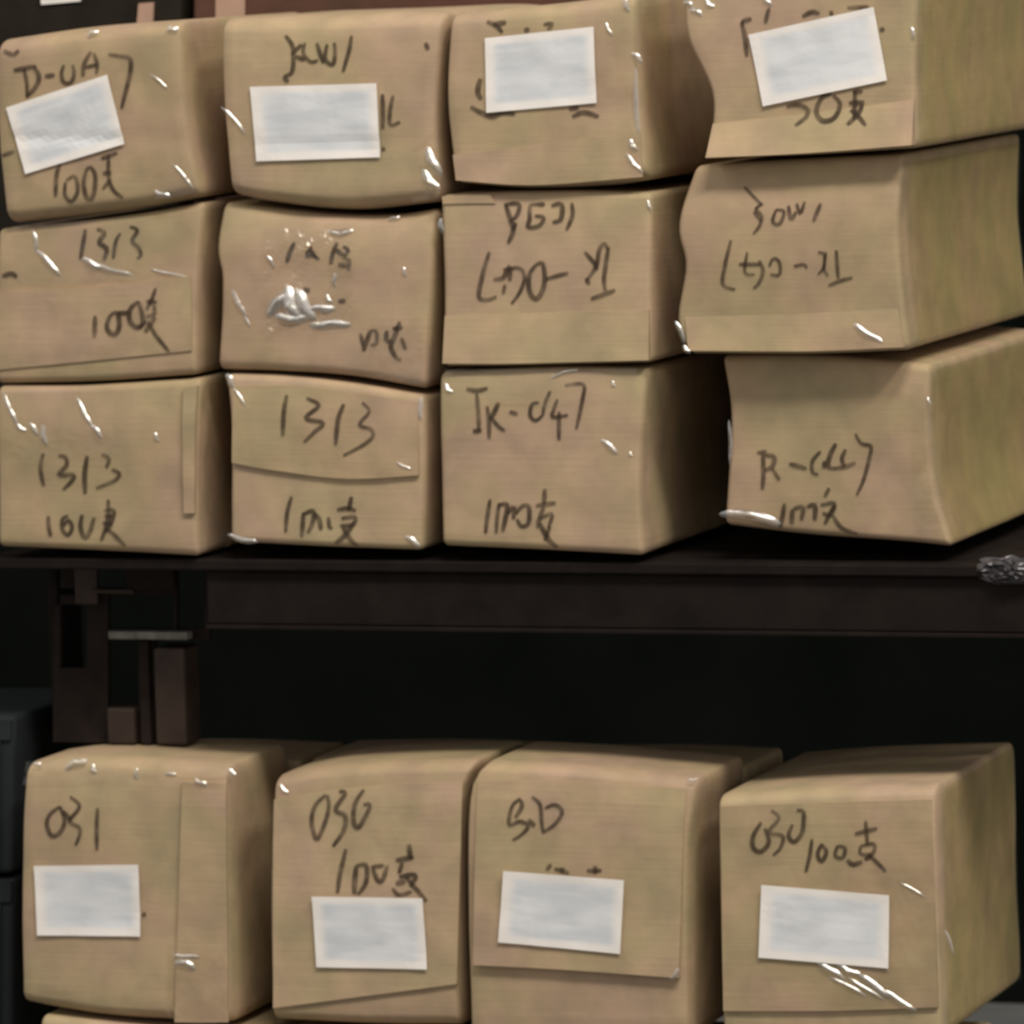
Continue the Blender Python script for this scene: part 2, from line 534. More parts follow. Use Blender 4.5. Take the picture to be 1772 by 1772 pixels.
def solid(name, corners, mat, parent=None):
    """hexahedron from 8 corners: bottom ring then top ring"""
    F = [(3, 2, 1, 0), (4, 5, 6, 7), (0, 1, 5, 4), (1, 2, 6, 5), (2, 3, 7, 6), (3, 0, 4, 7)]
    return obj(name, corners, F, M[mat], parent)


def brick(name, x0, x1, y0, y1, z0, z1, mat, parent=None, bev=0.003):
    o = solid(name, [Vector(c) for c in ((x0, y0, z0), (x1, y0, z0), (x1, y1, z0), (x0, y1, z0),
                                         (x0, y0, z1), (x1, y0, z1), (x1, y1, z1), (x0, y1, z1))], mat, parent)
    if bev:
        b = o.modifiers.new('bevel', 'BEVEL'); b.width = bev; b.segments = 2
    return o


def at_depth(px, py, d):
    """world point seen at a pixel, d pixels behind the stack front"""
    r = ray(px, py); t = (d * S - CAM.y) / r.y
    return CAM + r * t


# ------------------------------------------------------------------ room
def struct(o): o['kind'] = 'structure'; return o


struct(brick('floor', -4, 4, -6.5, 2.2, -0.1, 0.0, 'floor', bev=0))
struct(brick('dark_backdrop_wall', -4, 4, 2.0, 2.1, 0.0, 4.2, 'wall', bev=0))  # added as a dark backdrop, keeps the gaps between boxes black

# ------------------------------------------------------------------ the upper stack, top row
G1, G2, G3 = 'boxes in the top row of the upper stack', 'boxes in the middle row of the upper stack', 'boxes in the bottom row of the upper stack'
G4 = 'boxes in the lower stack'
TXT = 'dark brown marker writing'

b = Box('cardboard_box', [(-10, 70), (150, 47), (314, 34)], [(8, 388), (120, 377), (250, 360), (348, 340)],
        [(-10, 70), (-8, 230), (8, 388)], [(314, 34), (322, 190), (348, 340)], y0=-6, r=26, seed=1, depth=660,
        label='leftmost box of the top row, white label tilted up to the right', group=G1, dents=[(180, 240, 300, 10, -3)])
b.paper([(12, 186), (187, 129), (216, 249), (45, 301)], 'white paper label tilted up to the right')
cr = (0, 0, .254)
b.write(cr, [[(95, 480), (180, 462), (250, 450)], [(165, 470), (185, 560), (190, 655)], [(235, 450), (270, 520), (255, 580), (215, 630), (180, 660)],
             [(310, 520), (380, 510)], [(440, 440), (425, 500), (440, 560), (490, 560), (510, 500), (500, 440)],
             [(620, 350), (575, 440), (570, 520)], [(640, 360), (665, 440), (660, 505)], [(580, 460), (660, 440)],
             [(740, 370), (810, 380), (885, 400), (890, 480), (865, 600), (830, 740)], [(20, 345), (90, 372), (125, 340)], [(15, 1060), (100, 1030)]], TXT + ' above the label')
b.write(cr, [[(410, 1110), (385, 1200), (380, 1340)], [(445, 1240), (445, 1330), (490, 1370), (530, 1300), (510, 1200), (450, 1230)],
             [(590, 1150), (570, 1250), (600, 1360), (640, 1320), (650, 1200), (620, 1140), (590, 1150)],
             [(740, 1050), (740, 1200), (770, 1290), (840, 1350)], [(690, 1080), (800, 1040)], [(700, 1180), (760, 1180)], [(700, 1290), (750, 1220)]], TXT + ' below the label')
b.wrinkles([(155, 60, 162, 56, 13), (294, 52, 300, 50, 15), (300, 285, 335, 325, 7), (272, 332, 290, 340, 11), (262, 130, 290, 152, 6)])
b.tape([(240, 60), (312, 56), (344, 332), (270, 345)])

b = Box('cardboard_box', [(377, 32), (560, 26), (700, 20), (768, 24)], [(397, 338), (464, 352), (604, 365), (760, 350)],
        [(377, 32), (384, 200), (397, 338)], [(768, 24), (756, 200), (760, 350)], y0=4, r=28, seed=2,
        label='second box from the left in the top row, level white label', group=G1, dents=[(560, 250, 220, 16, -3)])
b.paper([(435, 150), (652, 144), (659, 272), (445, 279)], 'level white paper label')
cr = (350, 0, .254)
b.write(cr, [[(565, 240), (610, 300), (625, 380), (615, 490), (560, 520)], [(610, 370), (650, 330), (680, 300)], [(640, 380), (700, 410)], [(560, 520), (590, 560)],
             [(700, 290), (690, 360), (740, 420), (790, 410)], [(780, 290), (810, 380), (830, 430)], [(850, 300), (840, 400), (890, 440), (905, 360), (900, 290)],
             [(1015, 240), (1000, 340), (960, 490)]], TXT + ' above the label')
b.write(cr, [[(1228, 640), (1232, 760), (1232, 880)], [(1300, 650), (1280, 760), (1285, 850), (1350, 830)], [(1232, 1000), (1238, 1030)], [(1520, 290), (1540, 340)]],  # last stroke is only a dark mark at the top right corner
        TXT + ' and a dark corner mark beside the label')
b.wrinkles([(386, 186, 424, 230, 8), (742, 262, 758, 300, 18), (735, 300, 755, 325, 16)])
b.tape([(712, 250), (758, 225), (760, 342), (715, 350)], amp=6)

b = Box('cardboard_box', [(774, 24), (881, 14), (994, 2), (1100, -14)], [(785, 318), (909, 327), (1050, 322), (1124, 311)],
        [(774, 24), (770, 180), (785, 318)], [(1100, -14), (1106, 150), (1124, 311)], y0=0, r=24, seed=3, depth=660,
        label='third box from the left in the top row, shiny taped right corner', group=G1)
b.flap([(784, 268), (900, 255), (1108, 226)], [(790, 312), (930, 320), (1112, 306)], 1.5, 5)
b.paper([(840, 66), (1028, 46), (1033, 178), (843, 195)], 'slightly tilted white paper label')
cr = (740, 0, .282)
b.write(cr, [[(360, 130), (420, 160), (460, 200)], [(400, 150), (480, 135)], [(600, 170), (620, 195)], [(715, 150), (770, 145), (740, 185)],
             [(325, 480), (310, 560), (330, 610)], [(265, 655), (330, 690), (400, 715), (460, 690), (540, 700)], [(890, 715), (960, 690), (1050, 715)], [(870, 670), (930, 660)]],
        TXT + ' peeking out around the label', width=9)
b.tape([(1062, 0), (1104, -6), (1116, 296), (1074, 304)], amp=6)
b.wrinkles([(1078, -2, 1086, 16, 12), (1096, 95, 1108, 105, 12), (1092, 246, 1100, 258, 11), (1086, 268, 1110, 298, 9), (1098, 120, 1104, 235, 10), (1048, 42, 1058, 60, 7)])
b.side_tape(.08, .92, 16, 190, mat='tape')

b = Box('cardboard_box', [(1180, -44), (1380, -52), (1586, -60)], [(1224, 274), (1400, 268), (1588, 256)],
        [(1180, -44), (1188, 60), (1230, 165), (1224, 274)], [(1586, -60), (1584, 120), (1588, 256)], y0=-10, r=16, seed=4, depth=900,
        label='rightmost box of the top row, its lower flap bent out under the label', group=G1, dents=[(1210, 60, 60, 60, 10)])
b.flap([(1234, 214), (1400, 196), (1582, 172)], [(1228, 272), (1400, 264), (1584, 250)], 2, 26)
b.paper([(1296, 60), (1512, 12), (1536, 139), (1321, 184)], 'white paper label tilted up to the right')
cr = (1172, 0, .3386)
b.write(cr, [[(330, 110), (345, 180), (355, 290)], [(330, 110), (380, 95)], [(470, 40), (450, 120)], [(640, 85), (690, 60), (730, 70)], [(780, 70), (800, 65)],
             [(870, 40), (980, 35)], [(1040, 140), (1055, 160)]], TXT + ' peeking out above the label')
b.write(cr, [[(560, 545), (620, 535), (670, 560), (660, 600), (610, 640)], [(790, 480), (740, 500), (715, 570), (750, 615), (810, 600), (835, 530), (800, 485)],
             [(910, 465), (912, 610)], [(880, 525), (960, 520)], [(950, 530), (930, 580), (880, 635)], [(890, 560), (930, 590), (975, 640)], [(900, 470), (950, 465)]],
        TXT + ' below the label')
b.wrinkles([(1188, 4, 1196, 10, 12), (1200, 16, 1212, 24, 12), (1222, 2, 1232, 10, 12), (1325, -2, 1331, 8, 11), (1578, 50, 1580, 66, 8)])
b.side_tape(.02, .98, 20, 880)

# ------------------------------------------------------------------ middle row
b = Box('cardboard_box', [(-8, 397), (120, 385), (250, 368), (350, 350)], [(-8, 664), (170, 660), (342, 648)],
        [(-8, 397), (-8, 664)], [(350, 350), (342, 480), (342, 648)], y0=10, seed=5,
        label='leftmost box of the middle row, broad raised flap with writing', group=G2)
b.flap([(-6, 505), (150, 497), (330, 478)], [(-6, 640), (160, 624), (334, 606)], 3.5, 3)
cr = (0, 340, .2257)
b.write(cr, [[(650, 250), (640, 340), (620, 480)], [(740, 250), (800, 280), (760, 350), (820, 400), (800, 490)], [(920, 280), (885, 350), (870, 480)],
             [(990, 230), (1050, 260), (1010, 340), (1060, 390), (1080, 450), (1050, 475)], [(15, 610), (90, 590), (130, 620)]], 'marker numerals 1313')
b.write(cr, [[(740, 910), (735, 1080)], [(860, 900), (830, 980), (850, 1040), (900, 1050), (925, 980), (910, 890), (860, 900)], [(910, 890), (970, 890), (1000, 880)],
             [(1070, 800), (1010, 860), (1005, 950), (1050, 1000), (1100, 980), (1100, 900), (1070, 800)], [(1200, 700), (1170, 790), (1130, 870)], [(1130, 800), (1210, 810)],
             [(1190, 830), (1190, 900), (1130, 920)], [(1080, 1000), (1140, 960), (1200, 1060), (1310, 1190)], [(1120, 1040), (1200, 920)]], 'marker writing 100 and a character')
b.wrinkles([(56, 402, 62, 432, 9), (64, 436, 104, 474, 11), (146, 450, 172, 462, 14), (160, 456, 226, 476, 10), (262, 466, 326, 482, 7)])
b.tape([(20, 392), (250, 374), (240, 484), (30, 492)])

b = Box('cardboard_box', [(380, 350), (430, 357), (560, 372), (670, 374), (752, 362)], [(374, 640), (480, 643), (600, 651), (738, 674)],
        [(380, 350), (374, 432), (382, 490), (374, 640)], [(752, 362), (747, 500), (738, 674)], y0=12, r=18, seed=6, amp=7,
        label='second box from the left in the middle row, crumpled shiny tape patch', group=G2, dents=[(520, 530, 60, 40, 7), (420, 400, 60, 50, 5), (560, 360, 400, 45, -9)])
cr = (350, 330, .254)
b.write(cr, [[(630, 350), (600, 420), (580, 490)], [(750, 380), (710, 440), (760, 440), (800, 470)], [(740, 400), (780, 460)], [(920, 350), (890, 440), (880, 500)],
             [(960, 380), (1000, 400), (970, 450), (1010, 480), (1000, 540)], [(920, 400), (960, 440)], [(930, 500), (1000, 510)], [(690, 670), (740, 680)], [(930, 750), (980, 750)]],
        'marker numerals blurred under tape')
b.write(cr, [[(1080, 970), (1100, 1060)], [(1150, 950), (1100, 1090)], [(1150, 950), (1190, 960), (1190, 1040), (1150, 1050)], [(1260, 950), (1260, 1020), (1290, 1020)],
             [(1350, 890), (1320, 980), (1290, 1060), (1330, 1140), (1360, 1150)], [(1300, 940), (1370, 930)], [(1360, 1000), (1390, 1080)]], 'marker writing 100 and a character')
b.tape([(455, 395), (610, 398), (612, 575), (460, 580)], amp=9, n=(26, 26))
b.wrinkles([(404, 506, 424, 545, 11), (424, 545, 432, 565, 6),
            (574, 402, 604, 402, 14), (579, 476, 580, 492, 9), (568, 514, 572, 522, 9), (540, 562, 560, 562, 10), (585, 560, 602, 560, 11),
            (698, 466, 702, 476, 8), (672, 380, 684, 376, 9), (464, 444, 474, 462, 8), (560, 540, 575, 535, 8)])
b.tape([(640, 560), (735, 560), (730, 665), (640, 650)])
b.wrinkles([(470, 538, 498, 510, 22), (498, 506, 514, 545, 26), (486, 548, 526, 552, 18), (516, 510, 540, 545, 24), (540, 535, 575, 532, 14), (545, 562, 600, 561, 15), (506, 548, 516, 556, 14)], mat='milky_tape')

b = Box('cardboard_box', [(760, 338), (850, 333), (990, 331), (1127, 334)], [(767, 634), (900, 633), (1128, 627)],
        [(760, 338), (766, 470), (767, 634)], [(1127, 334), (1127, 480), (1128, 627)], y0=6, seed=7, r=12, amp=3.5, depth=670,
        label='third box from the left in the middle row, dark upside-down writing above a fold', group=G2)
b.flap([(770, 546), (900, 543), (1124, 535)], [(770, 628), (900, 628), (1126, 622)], 1, 14)
b.flap([(764, 340), (800, 338), (848, 337)], [(766, 353), (810, 352), (856, 352)], 4, 3)
cr = (730, 300, .2822)
b.write(cr, [[(510, 190), (540, 280), (560, 350), (530, 430)], [(500, 190), (590, 190), (580, 260), (540, 290)], [(560, 350), (575, 300)],
             [(700, 190), (660, 200), (660, 280), (650, 330), (720, 320), (745, 270), (690, 260)], [(700, 190), (750, 190)], [(790, 200), (850, 190), (850, 280), (800, 300)],
             [(915, 180), (920, 260), (885, 350)]], 'upside-down marker writing, upper line')
b.write(cr, [[(415, 480), (380, 600), (350, 750), (400, 775), (460, 755)], [(440, 650), (500, 640), (540, 570), (540, 660)], [(500, 590), (600, 580), (630, 640), (600, 730), (550, 800)],
             [(510, 680), (500, 740)], [(700, 560), (660, 620), (660, 720), (700, 770), (740, 720), (755, 640), (740, 550), (700, 560)], [(760, 650), (820, 630), (900, 610)],
             [(1000, 480), (1060, 550), (1080, 590)], [(1010, 660), (1070, 570), (1090, 470), (1120, 430), (1145, 470)], [(1145, 450), (1130, 560), (1120, 650), (1130, 720)],
             [(1040, 770), (1120, 740), (1190, 715)], [(1010, 640), (1030, 680)]], 'upside-down marker writing, lower line', width=8)
b.wrinkles([(762, 382, 764, 400, 10), (1120, 350, 1124, 362, 7)])

b = Box('cardboard_box', [(1197, 288), (1350, 278), (1558, 268)], [(1192, 612), (1400, 613), (1574, 606)],
        [(1197, 288), (1172, 390), (1184, 460), (1170, 552), (1192, 612)], [(1558, 268), (1554, 400), (1562, 500), (1574, 606)], y0=-6, seed=8, r=14, depth=900, dents=[(1370, 272, 500, 70, -16)],
        label='rightmost box of the middle row, smaller upside-down writing on its front', group=G2)
b.flap([(1184, 540), (1370, 534), (1552, 524)], [(1194, 606), (1400, 607), (1566, 600)], -1.5, 11)
cr = (1150, 250, .351)
b.write(cr, [[(385, 210), (450, 270), (485, 300)], [(480, 290), (450, 320), (480, 350), (470, 400), (440, 440)], [(440, 330), (480, 380)], [(550, 320), (535, 380), (570, 390), (590, 330), (550, 320)],
             [(610, 300), (625, 370), (650, 330)], [(650, 290), (670, 340), (690, 280)], [(770, 290), (735, 380)]], 'upside-down marker writing, upper line', width=6.5)
b.write(cr, [[(330, 470), (300, 600), (290, 690), (350, 715)], [(410, 530), (400, 630), (450, 640)], [(370, 590), (440, 590), (480, 590)], [(470, 570), (490, 620), (470, 680), (440, 710)],
             [(520, 600), (540, 560), (570, 580), (570, 640), (525, 640)], [(640, 600), (690, 590), (705, 610)], [(760, 530), (790, 540), (790, 600), (760, 640)],
             [(800, 530), (790, 610), (810, 650)], [(850, 520), (855, 600), (860, 660)], [(810, 695), (870, 670), (930, 655)]], 'upside-down marker writing, lower line', width=6.5)
b.wrinkles([(1172, 558, 1186, 590, 9), (1188, 600, 1194, 608, 9), (1484, 562, 1530, 596, 13)])
b.tape([(1440, 535), (1560, 525), (1570, 600), (1450, 604)])
b.side_tape(.05, .97, 60, 880)

# ------------------------------------------------------------------ bottom row of the upper stack
b = Box('cardboard_box', [(-8, 669), (150, 667), (346, 655)], [(-4, 946), (200, 955), (344, 963)],
        [(-8, 669), (-4, 946)], [(346, 655), (340, 800), (344, 963)], y0=0, seed=9,
        label='leftmost box of the bottom row above the dark gap, two lines of writing', group=G3)
bl1 = b
b.flap([(317, 672), (328, 670), (341, 668)], [(320, 888), (328, 888), (338, 888)], 7, 7)
cr = (0, 620, .237)
b.write(cr, [[(320, 690), (300, 800), (320, 935)], [(430, 710), (480, 720), (490, 780), (430, 850), (540, 850), (520, 900), (460, 960)], [(640, 710), (620, 850), (620, 990)],
             [(750, 700), (800, 730), (780, 800)], [(820, 810), (875, 840), (840, 890), (700, 950)]], 'marker numerals 1313')
b.write(cr, [[(355, 1150), (360, 1230), (375, 1300)], [(500, 1150), (460, 1170), (460, 1250), (500, 1290), (530, 1230), (500, 1180), (470, 1220)], [(600, 1140), (590, 1230), (620, 1310), (660, 1260), (690, 1160)],
             [(790, 1030), (790, 1150), (770, 1250), (740, 1330)], [(760, 1110), (830, 1110), (810, 1200), (750, 1200)], [(760, 1150), (820, 1150)], [(770, 1240), (830, 1280), (920, 1370)], [(820, 1200), (770, 1270)]],
        'marker writing 100 and a character')
b.wrinkles([(6, 682, 30, 735, 8), (30, 735, 44, 745, 8), (54, 735, 66, 750, 9), (74, 740, 80, 768, 11), (130, 690, 160, 738, 8), (160, 738, 176, 755, 10), (268, 752, 274, 762, 8)])
b.tape([(2, 675), (230, 672), (220, 790), (4, 790)])
b.side_tape(.02, .14, 6, 120, mat='tape')

b = Box('cardboard_box', [(387, 648), (490, 651), (600, 663), (732, 684)], [(398, 938), (550, 946), (730, 953)],
        [(387, 648), (398, 747), (398, 938)], [(732, 684), (735, 800), (730, 953)], y0=6, seed=10, r=13,
        label='second box from the left in the bottom row above the dark gap, wavy fold', group=G3)
b.flap([(402, 668), (500, 668), (600, 678), (722, 696)], [(404, 800), (480, 814), (600, 828), (726, 822)], 1, 7)
cr = (350, 620, .254)
b.write(cr, [[(575, 250), (560, 380), (555, 530)], [(710, 270), (795, 320), (710, 405), (830, 440), (770, 500), (700, 570)], [(965, 310), (930, 420), (915, 590)],
             [(1090, 300), (1140, 360), (1075, 450), (1150, 480), (1170, 530), (1100, 590), (970, 660)]], 'marker numerals 1313', width=8)
b.write(cr, [[(610, 940), (580, 1050), (570, 1185)], [(690, 1050), (685, 1150), (680, 1220)], [(690, 1060), (760, 1040), (750, 1130), (720, 1190)], [(770, 1060), (800, 1100), (810, 1170)],
             [(860, 1080), (870, 1150), (890, 1160)], [(1020, 940), (1000, 1040)], [(920, 1030), (1000, 1020), (1050, 1040)], [(950, 1090), (1040, 1080), (1030, 1130), (940, 1140)],
             [(960, 1150), (1010, 1230), (1065, 1285)], [(1040, 1110), (980, 1200), (910, 1260)]], 'marker writing 100 and a character')
b.wrinkles([(392, 654, 400, 666, 14), (404, 674, 424, 700, 7), (726, 692, 728, 722, 10), (400, 928, 440, 938, 12), (706, 932, 722, 942, 13), (690, 800, 712, 812, 6)])

b = Box('cardboard_box', [(757, 645), (950, 636), (1118, 638)], [(764, 945), (950, 953), (1114, 962)],
        [(757, 645), (764, 945)], [(1118, 638), (1108, 817), (1114, 962)], y0=0, seed=11, r=15, amp=4,
        label='third box from left in the bottom row above the dark gap, bare right side', group=G3)
cr = (720, 600, .3104)
b.write(cr, [[(280, 235), (340, 245), (400, 230)], [(340, 260), (350, 360), (355, 470)], [(320, 470), (370, 465)], [(400, 330), (410, 420), (410, 515)], [(465, 310), (430, 380), (410, 400)],
             [(420, 390), (460, 440), (500, 470)], [(525, 360), (570, 375)], [(690, 310), (650, 320), (640, 380), (670, 410), (710, 380)], [(750, 245), (720, 320), (710, 380)],
             [(790, 290), (770, 350), (765, 390), (850, 380)], [(800, 360), (800, 520)], [(830, 215), (930, 210), (930, 290), (895, 460)]], 'marker writing, upper line', width=8)
b.write(cr, [[(415, 850), (400, 950), (390, 1040)], [(465, 870), (455, 950), (450, 1040)], [(465, 880), (510, 880), (500, 960), (485, 1030)], [(510, 930), (550, 890), (545, 960)],
             [(560, 930), (590, 890), (630, 890), (630, 980), (590, 1000), (565, 960)], [(720, 790), (715, 880)], [(670, 885), (780, 870)], [(715, 890), (690, 960), (680, 1010)],
             [(690, 960), (760, 930), (740, 1010)], [(690, 980), (740, 1070), (790, 1120)], [(750, 1000), (720, 1080)]], 'marker writing 100 and a character')
b.tape([(768, 640), (1100, 638), (1096, 700), (770, 705)])
b.wrinkles([(770, 668, 778, 678, 11), (955, 652, 995, 640, 9), (1044, 764, 1066, 782, 11), (1058, 662, 1062, 668, 7), (1090, 785, 1092, 788, 6)])

b = Box('cardboard_box', [(1246, 616), (1420, 616), (1608, 632)], [(1253, 908), (1400, 926), (1560, 938), (1648, 947)],
        [(1246, 616), (1262, 720), (1253, 908)], [(1608, 632), (1608, 750), (1618, 850), (1648, 947)], y0=44, seed=12, r=14, depth=860,
        label='rightmost box of the bottom row above the dark gap, set back in shade', group=G3)
br4 = b
cr = (1180, 580, .334)
b.write(cr, [[(390, 610), (440, 600)], [(420, 610), (425, 720), (420, 800)], [(430, 620), (480, 630), (470, 680), (430, 700)], [(470, 690), (510, 750)], [(560, 665), (650, 690)],
             [(720, 600), (680, 650), (680, 710), (710, 720)], [(740, 650), (740, 690)], [(800, 560), (770, 620), (760, 680), (800, 690)], [(850, 590), (830, 640), (845, 680)],
             [(790, 690), (850, 680), (900, 660)], [(900, 510), (930, 560), (980, 575), (970, 640), (940, 750), (905, 830)]], 'marker writing, upper line')
b.write(cr, [[(535, 870), (525, 930), (510, 1000)], [(575, 900), (570, 980)], [(580, 900), (630, 890), (620, 960)], [(650, 890), (690, 880), (690, 960)], [(765, 790), (740, 840)],
             [(720, 880), (790, 870), (770, 930), (730, 920)], [(780, 930), (830, 1000), (910, 1030)], [(790, 880), (740, 980)]], 'marker writing 100 and a character')
b.wrinkles([(1256, 888, 1345, 902, 22), (1262, 730, 1264, 800, 7), (1606, 690, 1608, 700, 7)])
b.tape([(1575, 660), (1606, 660), (1640, 930), (1580, 930)], amp=4)
b.side_tape(.03, .97, 16, 840)

# ------------------------------------------------------------------ lower stack
b = Box('cardboard_box', [(40, 1322), (150, 1312), (396, 1326)], [(34, 1737), (99, 1750), (212, 1765), (400, 1772)],
        [(40, 1322), (33, 1500), (34, 1737)], [(396, 1326), (394, 1500), (400, 1772)], y0=0, seed=13, r=24, depth=320, amp=4,
        label='leftmost labelled box of the lower stack, vertical seam right of its label', group=G4)
low1 = b
b.flap([(316, 1352), (350, 1353), (392, 1354)], [(304, 1768), (350, 1769), (396, 1768)], 5, 5)
b.paper([(60, 1498), (240, 1496), (244, 1620), (66, 1618)], 'level white paper label')
b.write((0, 1270, .2833), [[(370, 440), (310, 490), (290, 550), (320, 620), (370, 600), (400, 530), (370, 440)], [(430, 380), (490, 440), (430, 530), (490, 570), (490, 620), (465, 680)],
                            [(390, 470), (440, 530)], [(600, 450), (595, 580), (595, 710)], [(868, 1100), (892, 1105)]], 'marker numerals 031')
b.tape([(44, 1318), (390, 1326), (388, 1362), (40, 1358)], amp=5)
b.wrinkles([(118, 1328, 140, 1318, 17), (158, 1328, 162, 1336, 10), (233, 1334, 235, 1346, 9), (342, 1350, 354, 1358, 11), (396, 1334, 404, 1340, 9), (288, 1340, 300, 1340, 9),
            (304, 1652, 345, 1656, 9), (312, 1664, 334, 1672, 16), (60, 1322, 66, 1326, 10)])
b.tape([(290, 1640), (392, 1640), (394, 1762), (290, 1762)], amp=4)

b = Box('cardboard_box', [(470, 1345), (560, 1328), (700, 1320), (822, 1318)], [(468, 1768), (640, 1776), (796, 1778)],
        [(470, 1345), (464, 1550), (468, 1768)], [(822, 1318), (797, 1420), (796, 1778)], y0=8, seed=14, r=22, depth=320, amp=4,
        label='second box from the left in the lower stack, writing touching its label top', group=G4)
b.flap([(474, 1384), (620, 1362), (800, 1352)], [(474, 1744), (640, 1722), (792, 1702)], 1, 6)
b.paper([(543, 1550), (734, 1553), (742, 1676), (551, 1672)], 'white paper label under thick writing')
cr = (420, 1270, .2833)
b.write(cr, [[(510, 370), (450, 430), (425, 520), (440, 610), (460, 640), (500, 560), (530, 450), (520, 370)], [(590, 350), (630, 360), (570, 460), (630, 500), (620, 590), (555, 685)],
             [(740, 340), (690, 420), (680, 530), (710, 570), (760, 490), (780, 430), (740, 430)]], 'marker numerals 030')
b.write(cr, [[(635, 700), (600, 850), (585, 970)], [(700, 800), (690, 900), (690, 975)], [(700, 800), (760, 800), (760, 900), (710, 980)], [(790, 810), (870, 800)],
             [(800, 820), (830, 890), (860, 890), (890, 800)], [(1020, 670), (1030, 760)], [(940, 770), (1050, 750)], [(980, 780), (960, 850)], [(960, 870), (1060, 860), (1030, 930)],
             [(1000, 870), (1080, 960), (1130, 1020)], [(920, 940), (960, 980), (1040, 960)], [(1000, 900), (940, 910)]], 'thick marker writing 100 and a character', width=9)
b.wrinkles([(484, 1360, 496, 1372, 8)])

b = Box('cardboard_box', [(836, 1319), (978, 1326), (1100, 1337), (1208, 1348)], [(812, 1796), (1000, 1800), (1194, 1800)],
        [(836, 1319), (808, 1380), (806, 1600), (812, 1796)], [(1208, 1348), (1192, 1500), (1194, 1800)], y0=-4, seed=15, r=22, depth=320, amp=3,
        label='third box from the left in the lower stack, big upper flap overhanging', group=G4)
b.flap([(826, 1352), (978, 1352), (1186, 1366)], [(822, 1668), (978, 1676), (1178, 1690)], 2, 13)
b.paper([(876, 1505), (1084, 1521), (1078, 1648), (867, 1628)], 'white paper label tilted down to the right')
b.write((780, 1270, .2833), [[(430, 390), (380, 440), (365, 550), (430, 530), (480, 560), (440, 610), (385, 645)], [(430, 400), (440, 440), (400, 510)], [(500, 380), (550, 430), (560, 520), (570, 600)],
                              [(480, 520), (520, 560)], [(570, 600), (650, 540), (685, 470), (640, 430), (580, 450)], [(620, 790), (595, 830)], [(640, 820), (690, 830), (730, 848)],
                              [(690, 810), (690, 846)], [(840, 830), (930, 830)], [(890, 800), (890, 850)]], 'marker numerals above the label', width=8)
b.wrinkles([(1192, 1352, 1202, 1350, 9), (1168, 1690, 1176, 1678, 10)])

b = Box('cardboard_box', [(1238, 1378), (1400, 1366), (1620, 1360)], [(1250, 1800), (1440, 1800), (1632, 1796)],
        [(1238, 1378), (1243, 1600), (1250, 1800)], [(1620, 1360), (1626, 1609), (1632, 1796)], y0=4, seed=16, r=20, depth=600, amp=4,
        label='rightmost box of the lower stack, olive taped right side', group=G4)
b.flap([(1246, 1396), (1400, 1390), (1612, 1384)], [(1254, 1748), (1440, 1748), (1624, 1742)], 1, 7)
b.paper([(1320, 1530), (1541, 1548), (1540, 1674), (1316, 1655)], 'white paper label with creased film at its foot')
cr = (1172, 1270, .3386)
b.write(cr, [[(430, 450), (390, 520), (390, 580), (430, 600), (470, 550), (450, 480)], [(480, 390), (520, 430), (470, 500), (540, 520), (530, 580), (490, 620)],
             [(590, 460), (570, 520), (600, 550), (640, 500), (645, 400), (610, 390)]], 'marker numerals 030')
b.write(cr, [[(690, 535), (680, 620), (660, 705)], [(740, 560), (720, 610), (740, 650), (765, 600), (740, 560)], [(820, 570), (810, 620), (850, 630), (860, 580), (820, 570)],
             [(965, 440), (975, 560)], [(910, 510), (1025, 480)], [(940, 570), (1010, 560), (1000, 610), (940, 610), (940, 570)], [(960, 640), (1000, 620)], [(980, 610), (1070, 700)],
             [(870, 640), (900, 665), (950, 650)]], 'marker writing 100 and a character')
b.wrinkles([(1420, 1664, 1460, 1694, 14), (1450, 1666, 1490, 1688, 12), (1492, 1690, 1540, 1722, 15), (1440, 1690, 1500, 1722, 8), (1530, 1714, 1584, 1746, 11), (1470, 1690, 1530, 1730, 8),
            (1636, 1612, 1650, 1650, 7), (1560, 1528, 1600, 1550, 6)])
b.tape([(1470, 1500), (1618, 1500), (1624, 1740), (1440, 1740)], amp=4)
b.side_tape(.02, .99, 34, 570)

# shaded second row of the lower stack: its tops show behind the front row and close the gaps
for k, (xa, xb, ya, lab) in enumerate([(150, 520, 1312, 'shaded box behind the leftmost labelled box of the lower stack'),
                                       (536, 905, 1312, 'shaded box behind the second box of the lower stack'),
                                       (918, 1290, 1322, 'shaded box behind the third box of the lower stack')]):
    bx = Box('cardboard_box', [(xa, ya), ((xa + xb) / 2, ya - 3), (xb, ya + 4)], [(xa + 8, 1704), (xb + 8, 1706)], [(xa, ya), (xa + 8, 1704)], [(xb, ya + 4), (xb + 8, 1706)],
             y0=345, seed=50 + k, r=12, depth=260, label=lab, group='boxes in the second row of the lower stack')
    bx.flap([(xa + 10, 1590), (xb - 4, 1592)], [(xa + 12, 1694), (xb + 2, 1696)], 1, 4)
